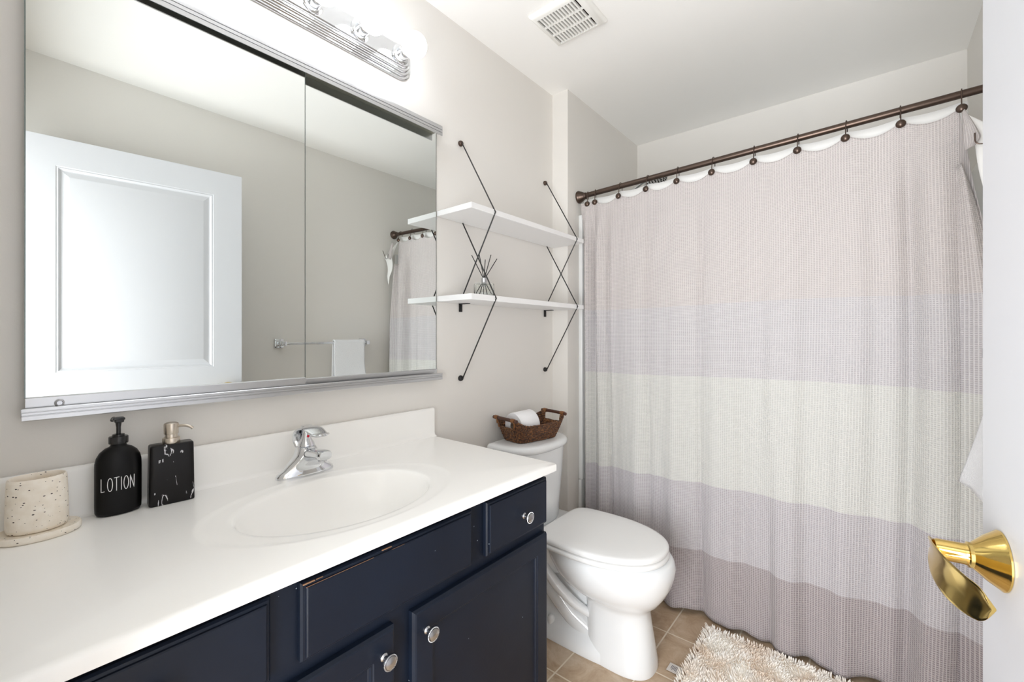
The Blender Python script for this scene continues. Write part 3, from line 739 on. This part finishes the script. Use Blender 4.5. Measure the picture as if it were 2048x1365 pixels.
# low foot running to the wall with a sloping shoulder
rings = [ring2(-.05, .50, .10, .0005, 3, 6), ring2(-.05, .50, .102, .012, 3, 6), ring2(-.048, .49, .098, .040, 3, 6), ring2(-.045, .47, .085, .058, 3, 6), ring2(-.035, .42, .070, .070, 3, 5), ring2(-.03, .36, .058, .12, 3, 5), ring2(-.03, .33, .055, .2, 3, 5), ring2(-.03, .33, .06, .3, 3, 5)]
grid_faces(bm, rings, True, True, True)
# trapway bulge on each side, sweeping from under the bowl down to the back
for s in (-1, 1):
    path = spline([(.32, s*.050, .140), (.265, s*.080, .175), (.20, s*.102, .230), (.14, s*.118, .300), (.09, s*.124, .375)], 8)
    tube(bm, path, .02, 16, rads=[.014+.006*math.sin(PI*i/(len(path)-1)) for i in range(len(path))])
    path = spline([(.33, s*.020, .05), (.24, s*.034, .10), (.15, s*.05, .19), (.03, s*.055, .30)], 8)
    tube(bm, path, .05, 20, rads=[.045]*len(path))
# deck under the tank
rings = [ring2(-.09, .20, .10, .26, 3, 6), ring2(-.095, .20, .14, .33, 3, 6), ring2(-.097, .21, .165, .38, 3, 6), ring2(-.097, .21, .168, .398, 3, 6), ring2(-.092, .205, .163, .405, 3, 6)]
grid_faces(bm, rings, True, True, True)
obj('bowl', bm, M['porcelain'], to, local=True, sharp=60)
for s in (-1, 1):
    bm = new(); lathe(bm, [(.0155, -.01), (.0155, .010), (.0140, .020), (.009, .027), (.001, .029)], (.150, s*.074, .0560), seg=24); obj('bolt_cap', bm, M['porcelain'], to, local=True)
bm = new(); rings = []
def tank_ring(xb, xf, hw, z, n=3.2, seg=72):
    out = []
    for k in range(seg):
        t = 2*PI*k/seg; c_, s_ = math.cos(t), math.sin(t)
        n_ = 2.7 if c_ > 0 else 8
        xc = xb+.045
        out.append(((xc+(xf-xc)*abs(c_)**(2/n_)) if c_ > 0 else xc-(xc-xb)*abs(c_)**(2/n_), hw*math.copysign(abs(s_)**(2/n_), s_), z))
    return out
rings = [tank_ring(-.085, .080, .150, .402), tank_ring(-.090, .088, .156, .410), tank_ring(-.093, .093, .162, .50), tank_ring(-.094, .102, .174, .62), tank_ring(-.094, .107, .180, .722), tank_ring(-.092, .104, .178, .7235)]
grid_faces(bm, rings, True, True, True); obj('tank', bm, M['porcelain'], to, local=True, sharp=50)
rings = [tank_ring(-.096, .112, .188, .7235), tank_ring(-.099, .119, .196, .729), tank_ring(-.100, .122, .199, .738), tank_ring(-.099, .120, .197, .748), tank_ring(-.096, .113, .190, .7545), tank_ring(-.085, .096, .172, .757)]
bm = new(); grid_faces(bm, rings, True, True, True); obj('tank_lid', bm, M['porcelain'], to, local=True, sharp=60)
def seat_ring(ins, z, seg=80, n=2.25):
    xb, xf, hw, hb = .126+ins, .587-ins, .190-ins, .176-ins; out = []
    pts = []
    xm = .30
    for k in range(seg):
        t = 2*PI*k/seg; c_, s_ = math.cos(t), math.sin(t)
        if c_ >= 0: x = xm+(xf-xm)*abs(c_)**(2/n); y = hw*math.copysign(abs(s_)**(2/n), s_)
        else:
            x = xm-(xm-xb)*abs(c_)**(2/7); yy_ = abs(s_)**(2/7); f = (xm-x)/(xm-xb); y = math.copysign(yy_*(hw-(hw-hb)*f*f), s_)
        out.append((x, y, z))
    return out
bm = new(); grid_faces(bm, [seat_ring(.006, .4015), seat_ring(.0, .405), seat_ring(-.001, .412), seat_ring(.001, .417), seat_ring(.005, .4200), seat_ring(.014, .4215)], True, True, True); obj('seat', bm, M['seat'], to, local=True, sharp=60)
bm = new(); grid_faces(bm, [seat_ring(.016, .4240), seat_ring(.006, .4250), seat_ring(.002, .4265), seat_ring(.001, .433), seat_ring(.003, .4385), seat_ring(.008, .4425), seat_ring(.018, .4445), seat_ring(.06, .4465), seat_ring(.12, .4475)], True, True, True); obj('lid', bm, M['seat'], to, local=True, sharp=60)
for s in (-1, 1):
    bm = new(); box(bm, .115, .150, s*.075-.022, s*.075+.022, .404, .430, .005); obj('hinge', bm, M['seat'], to, local=True)
bm = new(); tube(bm, spline([(.100, -.135, .672), (.118, -.135, .672), (.124, -.115, .671), (.124, -.060, .668)]), .0055, 12); obj('flush_lever', bm, M['chrome'], to, local=True)

# ------------------------------------------------------------------ basket and roll on the tank
bk = thing('wicker_basket', 'small brown woven wicker basket with bamboo handles on the toilet tank lid', 'basket', (.115, 1.508, .7575), rz=-.19)
bm = new(); rings = []; SEG = 264; ROWS = 44
def bring(hx, hy, z): return [Vector((hx*math.copysign(abs(math.cos(t))**(2/5), math.cos(t)), hy*math.copysign(abs(math.sin(t))**(2/5), math.sin(t)), z)) for t in [2*PI*k/SEG for k in range(SEG)]]
def rimz(p, hy):        # rim rises at the short ends where the handles sit, with a gap under each handle
    e = max(0, (abs(p.y)/hy-.55)/.45); return .074+.026*e*e
def basket_wall(bm, inner):
    off = -.004 if inner else 0
    vs = []
    for j in range(ROWS+1):
        t = j/ROWS; hx, hy = .060+.030*t**.9+off, .107+.034*t**.85+off; r = []
        base = bring(hx, hy, 0)
        per = 0; prev = base[-1]
        for k, p in enumerate(base):
            z = .0005+rimz(p, hy)*t; nrm = Vector((p.x/hx**2, p.y/hy**2, 0)).normalized()
            col_ = k/SEG*44; st = int(col_); row = t*9
            dsp = .0026*math.sin(PI*(row % 1))*1.0*(1 if inner is False else 0)+.0017*math.sin(2*PI*(col_+.5*int(row))+0)
            dsp += .0007*noise.noise(p*300)
            r.append((p.x+nrm.x*dsp, p.y+nrm.y*dsp, z))
        vs.append([bm.verts.new(q) for q in r])
    for j in range(ROWS):
        for k in range(SEG):
            a_, b_ = vs[j][k], vs[j][(k+1) % SEG]; c_, d_ = vs[j+1][(k+1) % SEG], vs[j+1][k]
            mid = (a_.co+c_.co)/2
            if abs(mid.y) > .093+.030*(j/ROWS) and abs(mid.x) < .048 and j > ROWS*.62 and j < ROWS+1: continue
            bm.faces.new((a_, b_, c_, d_) if not inner else (d_, c_, b_, a_))
    return vs
vo_ = basket_wall(bm, False); bm.faces.new(vo_[0][::-1])
bw = obj('basket_body', bm, M['wicker'], bk, local=True, sharp=70); md = bw.modifiers.new('s', 'SOLIDIFY'); md.thickness = .0035; md.offset = -1
bm = new()
pts = []
for k in range(132):
    t = 2*PI*k/132; p = Vector((.090*math.copysign(abs(math.cos(t))**(2/5), math.cos(t)), .141*math.copysign(abs(math.sin(t))**(2/5), math.sin(t)), 0)); z = rimz(p, .141)
    if abs(p.y) > .122 and abs(p.x) < .052: z = .0620
    pts.append((p.x, p.y-(math.copysign(.006, p.y) if z < .063 else 0), z+.0005*math.sin(k*2.2)))
for ph in (0, PI):
    q = [(x+.0018*math.cos(k*1.25+ph), y+.0018*math.sin(k*1.25+ph), z+.0018*math.sin(k*1.25+ph)) for k, (x, y, z) in enumerate(pts)]
    tube(bm, q, .0024, 8, closed=True)
obj('braided_rim', bm, M['wicker'], bk, local=True, sharp=70)
for s in (-1, 1):
    bm = new(); tube(bm, [(-.076, s*.142, .0995), (-.02, s*.144, .1010), (.02, s*.144, .1010), (.076, s*.142, .0995)], .0072, 16); hh_ = obj('handle', bm, M['bamboo'], bk, local=True)
    for x in (-.055, .055):
        bm = new(); tube(bm, [(x-.010, s*.1432, .1003), (x, s*.1436, .1006), (x+.010, s*.1432, .1003)], .0088, 14); tube(bm, [(x, s*.141, .097), (x*1.05, s*.138, .076)], .0038, 8); obj('cane_binding', bm, M['wrap'], hh_, local=True)
tr = thing('toilet_roll', 'white toilet paper roll lying in the wicker basket', 'toilet roll', (.098, 1.474, .8200), rz=-.20)
bm = new(); lathe(bm, [(.021, -.05), (.0575, -.05), (.0585, -.048), (.0585, .048), (.0575, .05), (.021, .05)], (0, 0, 0), (0, 1, .06), seg=56, cap0=False, cap1=False); obj('paper', bm, M['roll'], tr, local=True, sharp=40)
bm = new(); lathe(bm, [(.021, -.0503), (.021, .0503), (.0198, .0503), (.0198, -.0503), (.021, -.0503)], (0, 0, 0), (0, 1, .06), seg=40, cap0=False, cap1=False); obj('cardboard_core', bm, M['card'], tr, local=True)

# ------------------------------------------------------------------ entrance door (local: x from hinge to latch, +y away from room)
DW, DH, DT = .813, 2.045, .035
dr = bpy.data.objects.new('door_1', None); COL.objects.link(dr); dr['kind'] = 'structure'; dr['label'] = 'open white panelled bathroom door with brass lever'
hx, hy = 1.4815, .055
dr.location = (hx, hy, .010); dr.rotation_euler = (0, 0, math.atan2(.9919, -.1273))
# local x axis = hinge->latch; local y axis then points to -X (into the room)
bm = new()
def panel_face(bm, ysign, y):
    # frame grid with nested loops for two panels
    px0, px1 = .125, DW-.125; zs = [(.22, .85), (1.035, 1.925)]
    xs = [0, px0, px1, DW]; zz = [0, zs[0][0], zs[0][1], zs[1][0], zs[1][1], DH]
    vg = {(i, j): bm.verts.new((x, y, z)) for i, x in enumerate(xs) for j, z in enumerate(zz)}
    for i in range(3):
        for j in range(5):
            if i == 1 and j in (1, 3):
                prev = [vg[(i, j)], vg[(i+1, j)], vg[(i+1, j+1)], vg[(i, j+1)]]
                for ins, dp in ((.004, .002), (.008, .001), (.011, .004), (.016, .0085), (.020, .009), (.040, .0045), (.044, .0035)):
                    x0_, x1_, z0_, z1_ = px0+ins, px1-ins, zz[j]+ins, zz[j+1]-ins
                    cur_ = [bm.verts.new(p) for p in ((x0_, y-ysign*dp, z0_), (x1_, y-ysign*dp, z0_), (x1_, y-ysign*dp, z1_), (x0_, y-ysign*dp, z1_))]
                    for k in range(4): bm.faces.new((prev[k], prev[(k+1) % 4], cur_[(k+1) % 4], cur_[k]))
                    prev = cur_
                bm.faces.new(prev)
            else: bm.faces.new((vg[(i, j)], vg[(i+1, j)], vg[(i+1, j+1)], vg[(i, j+1)]))
    return vg
A_ = panel_face(bm, 1, 0); B_ = panel_face(bm, -1, -DT)
def strip(idx):
    for p, q in zip(idx, idx[1:]): bm.faces.new((A_[p], A_[q], B_[q], B_[p]))
strip([(i, 0) for i in range(4)]); strip([(i, 5) for i in range(4)]); strip([(0, j) for j in range(6)]); strip([(3, j) for j in range(6)])
obj('door_leaf', bm, M['door'], dr, local=True, sharp=15)
lz_ = .926-.010; lxx = DW-.062
hl = None
bm = new(); lathe(bm, [(.036, 0), (.036, .0018), (.0345, .0035), (.027, .014), (.0195, .022), (.0155, .0265), (.0155, .030), (.0135, .031), (.0128, .034), (.0128, .058), (.0115, .061), (.004, .0615)], (lxx, 0.0005, lz_), (0, 1, 0), seg=48)
hl = obj('door_handle', bm, M['brass'], dr, local=True, sharp=25, label='polished brass door lever')
bm = new(); rings = []
path = spline([(lxx+.013, .0600, lz_+.001), (lxx-.004, .0640, lz_-.001), (lxx-.030, .0650, lz_-.005), (lxx-.060, .0610, lz_-.010), (lxx-.088, .0525, lz_-.013), (lxx-.108, .0440, lz_-.012), (lxx-.118, .0400, lz_-.011)], 12)
n = len(path); al = [0]
for i in range(1, n): al.append(al[-1]+(path[i]-path[i-1]).length)
for i, p in enumerate(path):
    s = al[i]/al[-1]; t = (path[min(i+1, n-1)]-path[max(i-1, 0)]).normalized(); nr = Vector((0, 0, 1)).cross(t).normalized(); up = t.cross(nr)
    hw = .0165+.007*math.sin(PI*min(1, s*.95)); hw *= (1 if s < .86 else math.sqrt(max(.02, 1-((s-.86)/.145)**2))); hw *= .6+.4*min(1, s/.22)
    row = []
    for k in range(20):
        a = 2*PI*k/20; c_ = math.cos(a); row.append(p+up*(hw*c_)+nr*(.0022*math.sin(a)-.004*c_*c_))
    rings.append(row)
grid_faces(bm, rings, True, True, True); obj('lever', bm, M['brass'], hl, local=True, sharp=60)
for z in (.2, 1.02, 1.84):
    bm = new(); tube(bm, [(-.004, .003, z-.045), (-.004, .003, z+.045)], .0055, 12); obj('hinge', bm, M['brass'], dr, local=True)

# ------------------------------------------------------------------ towel bar and towel
BX, BZ = 1.507, 1.158
tb = thing('towel_bar', 'square chrome towel bar on the wall, seen in the mirror', 'towel bar', (RX, 1.43, BZ))
for y in (1.130, 1.712):
    bm = new(); box(bm, RX-.014, RX-.0005, y-.026, y+.026, BZ-.028, BZ+.028, .006, 2); box(bm, RX-.062, RX-.01, y-.011, y+.011, BZ-.011, BZ+.011, .002); box(bm, BX-.014, BX+.014, y-.014, y+.014, BZ-.014, BZ+.014, .003); obj('post', bm, M['chrome'], tb)
bm = new(); box(bm, BX-.0075, BX+.0075, 1.14, 1.715, BZ-.0075, BZ+.0075, .002); obj('bar', bm, M['chrome'], tb)
bm = new(); rings = []
def towel_sheet(bm, y0, y1, xoff, zf, zb, flare, sh):
    rr = []; n = 60
    for j in range(n+1):
        t = j/n
        if t < .45: q = 1-t/.45; x = BX-.0095; fq = flare*max(0, (q-.40)/.60)**1.15; qq = max(0, q-.4); z = BZ+.004-(BZ-zf)*q
        elif t < .55: a = PI*(t-.45)/.1; x = BX-(.010+xoff)*math.cos(a); z = BZ+.004+(.010+xoff)*math.sin(a)
        else: q = (t-.55)/.45; x = BX+.010+xoff*.8+.010*q; z = BZ+.004-(BZ-zb)*q
        if t >= .45: fq = 0; qq = 0
        row = []
        for k in range(29):
            u = k/28; sag = sh*(.5-u)*2*(abs(t-.5)*2)
            row.append((x-fq*(.35+.65*u)-.007*math.sin(u*7+t*3)*qq-.004*math.sin(PI*u)*qq, y0+(y1-y0)*u-sag*.02, z))
        rr.append(row)
    grid_faces(bm, rr, False)
towel_sheet(bm, 1.462, 1.684, .004, .805, .88, .048, .05)
tw = obj('towel', bm, M['terry'], sharp=180); tag(tw, 'white terry hand towel hanging folded over the chrome bar', 'towel')
md = tw.modifiers.new('s', 'SOLIDIFY'); md.thickness = .006; md.offset = 0
# ------------------------------------------------------------------ ceiling vent
cv = thing('ceiling_vent', 'square white plastic exhaust fan grille on the ceiling', 'vent', (.357, 1.43, H))
vx0, vx1, vy0, vy1 = .244, .470, 1.326, 1.535; sx0, sx1, sy0, sy1 = .268, .440, 1.350, 1.516
def rr4(x0, x1, y0, y1, z): return [(x0, y0, z), (x1, y0, z), (x1, y1, z), (x0, y1, z)]
bm = new(); zf = H-.020
grid_faces(bm, [rr4(vx0, vx1, vy0, vy1, H-.0005), rr4(vx0, vx1, vy0, vy1, H-.006), rr4(vx0+.004, vx1-.004, vy0+.004, vy1-.004, H-.013), rr4(vx0+.012, vx1-.012, vy0+.012, vy1-.012, zf+.0015), rr4(sx0-.003, sx1+.003, sy0-.003, sy1+.003, zf), rr4(sx0, sx1, sy0, sy1, zf), rr4(sx0, sx1, sy0, sy1, zf+.008)], True)
cvf = obj('frame', bm, M['vent'], cv, sharp=30)
bm = new(); NSL = 13; pit = (sx1-sx0)/NSL
for k in range(1, NSL): box(bm, sx0+k*pit-.0033, sx0+k*pit+.0033, sy0, sy1, zf+.0002, zf+.008)
for k in (1, 2): y = sy0+(sy1-sy0)*k/3; box(bm, sx0, sx1, y-.003, y+.003, zf+.0004, zf+.008)
obj('slats', bm, M['vent'], cv)
bm = new(); box(bm, sx0, sx1, sy0, sy1, H-.002, H-.0008); obj('filter', bm, M['dark'], cv)  # dark sheet whose colour stands in for shade behind the slats

# ------------------------------------------------------------------ bath mat
bmt = thing('bath_mat', 'shaggy cream bath mat on the tiles in front of the curtain', 'rug', (1.04, 1.62, 0))
MX0, MX1, MY0, MY1 = .745, 1.345, 1.36, 1.885
bm = new(); box(bm, MX0+.012, MX1-.012, MY0+.012, MY1-.012, .0005, .010, .003); obj('backing', bm, M['pile'], bmt)
random.seed(11)
verts, faces = [], []
def tuft(x, y, h, lean, az, w_):
    b0 = len(verts); d = Vector((math.cos(az), math.sin(az), 0)); s_ = Vector((-d.y, d.x, 0)); c = Vector((x, y, .006))
    for q, ww in ((0, .7), (.35, 1.), (.75, .85), (1., .25)):
        p = c+Vector((0, 0, h*(q-.18*q*q)))+d*(lean*q*q)
        for k in range(5):
            a = 2*PI*k/5; v = p+s_*(w_*ww*math.cos(a))+(d*.75+Vector((0, 0, .35)))*(w_*ww*math.sin(a)); verts.append(tuple(v))
    for r in range(3):
        for k in range(5): faces.append((b0+r*5+k, b0+r*5+(k+1) % 5, b0+r*5+5+(k+1) % 5, b0+r*5+5+k))
    faces.append(tuple(b0+15+k for k in range(5)))
st = .0072; ny = int((MY1-MY0)/st); nx_ = int((MX1-MX0)/st)
for i in range(nx_+1):
    for j in range(ny+1):
        x = MX0+i*st+random.uniform(-.004, .004); y = MY0+j*st+random.uniform(-.004, .004)
        fl = noise.noise(Vector((x*14, y*14, 0)))
        az = fl*PI*1.6+random.uniform(-.8, .8)
        e = min(x-MX0, MX1-x, y-MY0, MY1-y)
        if e < .012: az = math.atan2(y-(MY0+MY1)/2, x-(MX0+MX1)/2)*.0+(PI if x-MX0 < .012 else (PI/2 if MY1-y < .012 else (0 if MX1-x < .012 else -PI/2)))+random.uniform(-.6, .6)
        if 0: pass
        tuft(x, y, random.uniform(.017, .024), random.uniform(.004, .012), az, random.uniform(.0026, .0038))
me = bpy.data.meshes.new('pile'); me.from_pydata(verts, [], faces)
for p in me.polygons: p.use_smooth = True
me.materials.append(M['pile']); po = bpy.data.objects.new('pile', me); COL.objects.link(po); po.parent = bmt; po.location = -bmt.location; po['kind'] = 'stuff'
bm = new()
tc_ = Vector((.716, 1.575, .006)); 
for (a_, b_, c_, d_, zz0, zz1) in ((-.022, .028, -.022, .020, 0, .001),): box(bm, tc_.x+a_, tc_.x+b_, tc_.y+c_, tc_.y+d_, .004, .0052)
tg = obj('label_tag', bm, M['tag'], bmt, label='small satin tag with grey print')
bm = new()
for k in range(5):
    for q in range(6):
        x = tc_.x-.012+k*.0045; y = tc_.y-.012+q*.004
        if random.random() < .85: box(bm, x, x+.0028, y, y+.0028, .0052, .0054)
obj('print', bm, M['ink'], tg)
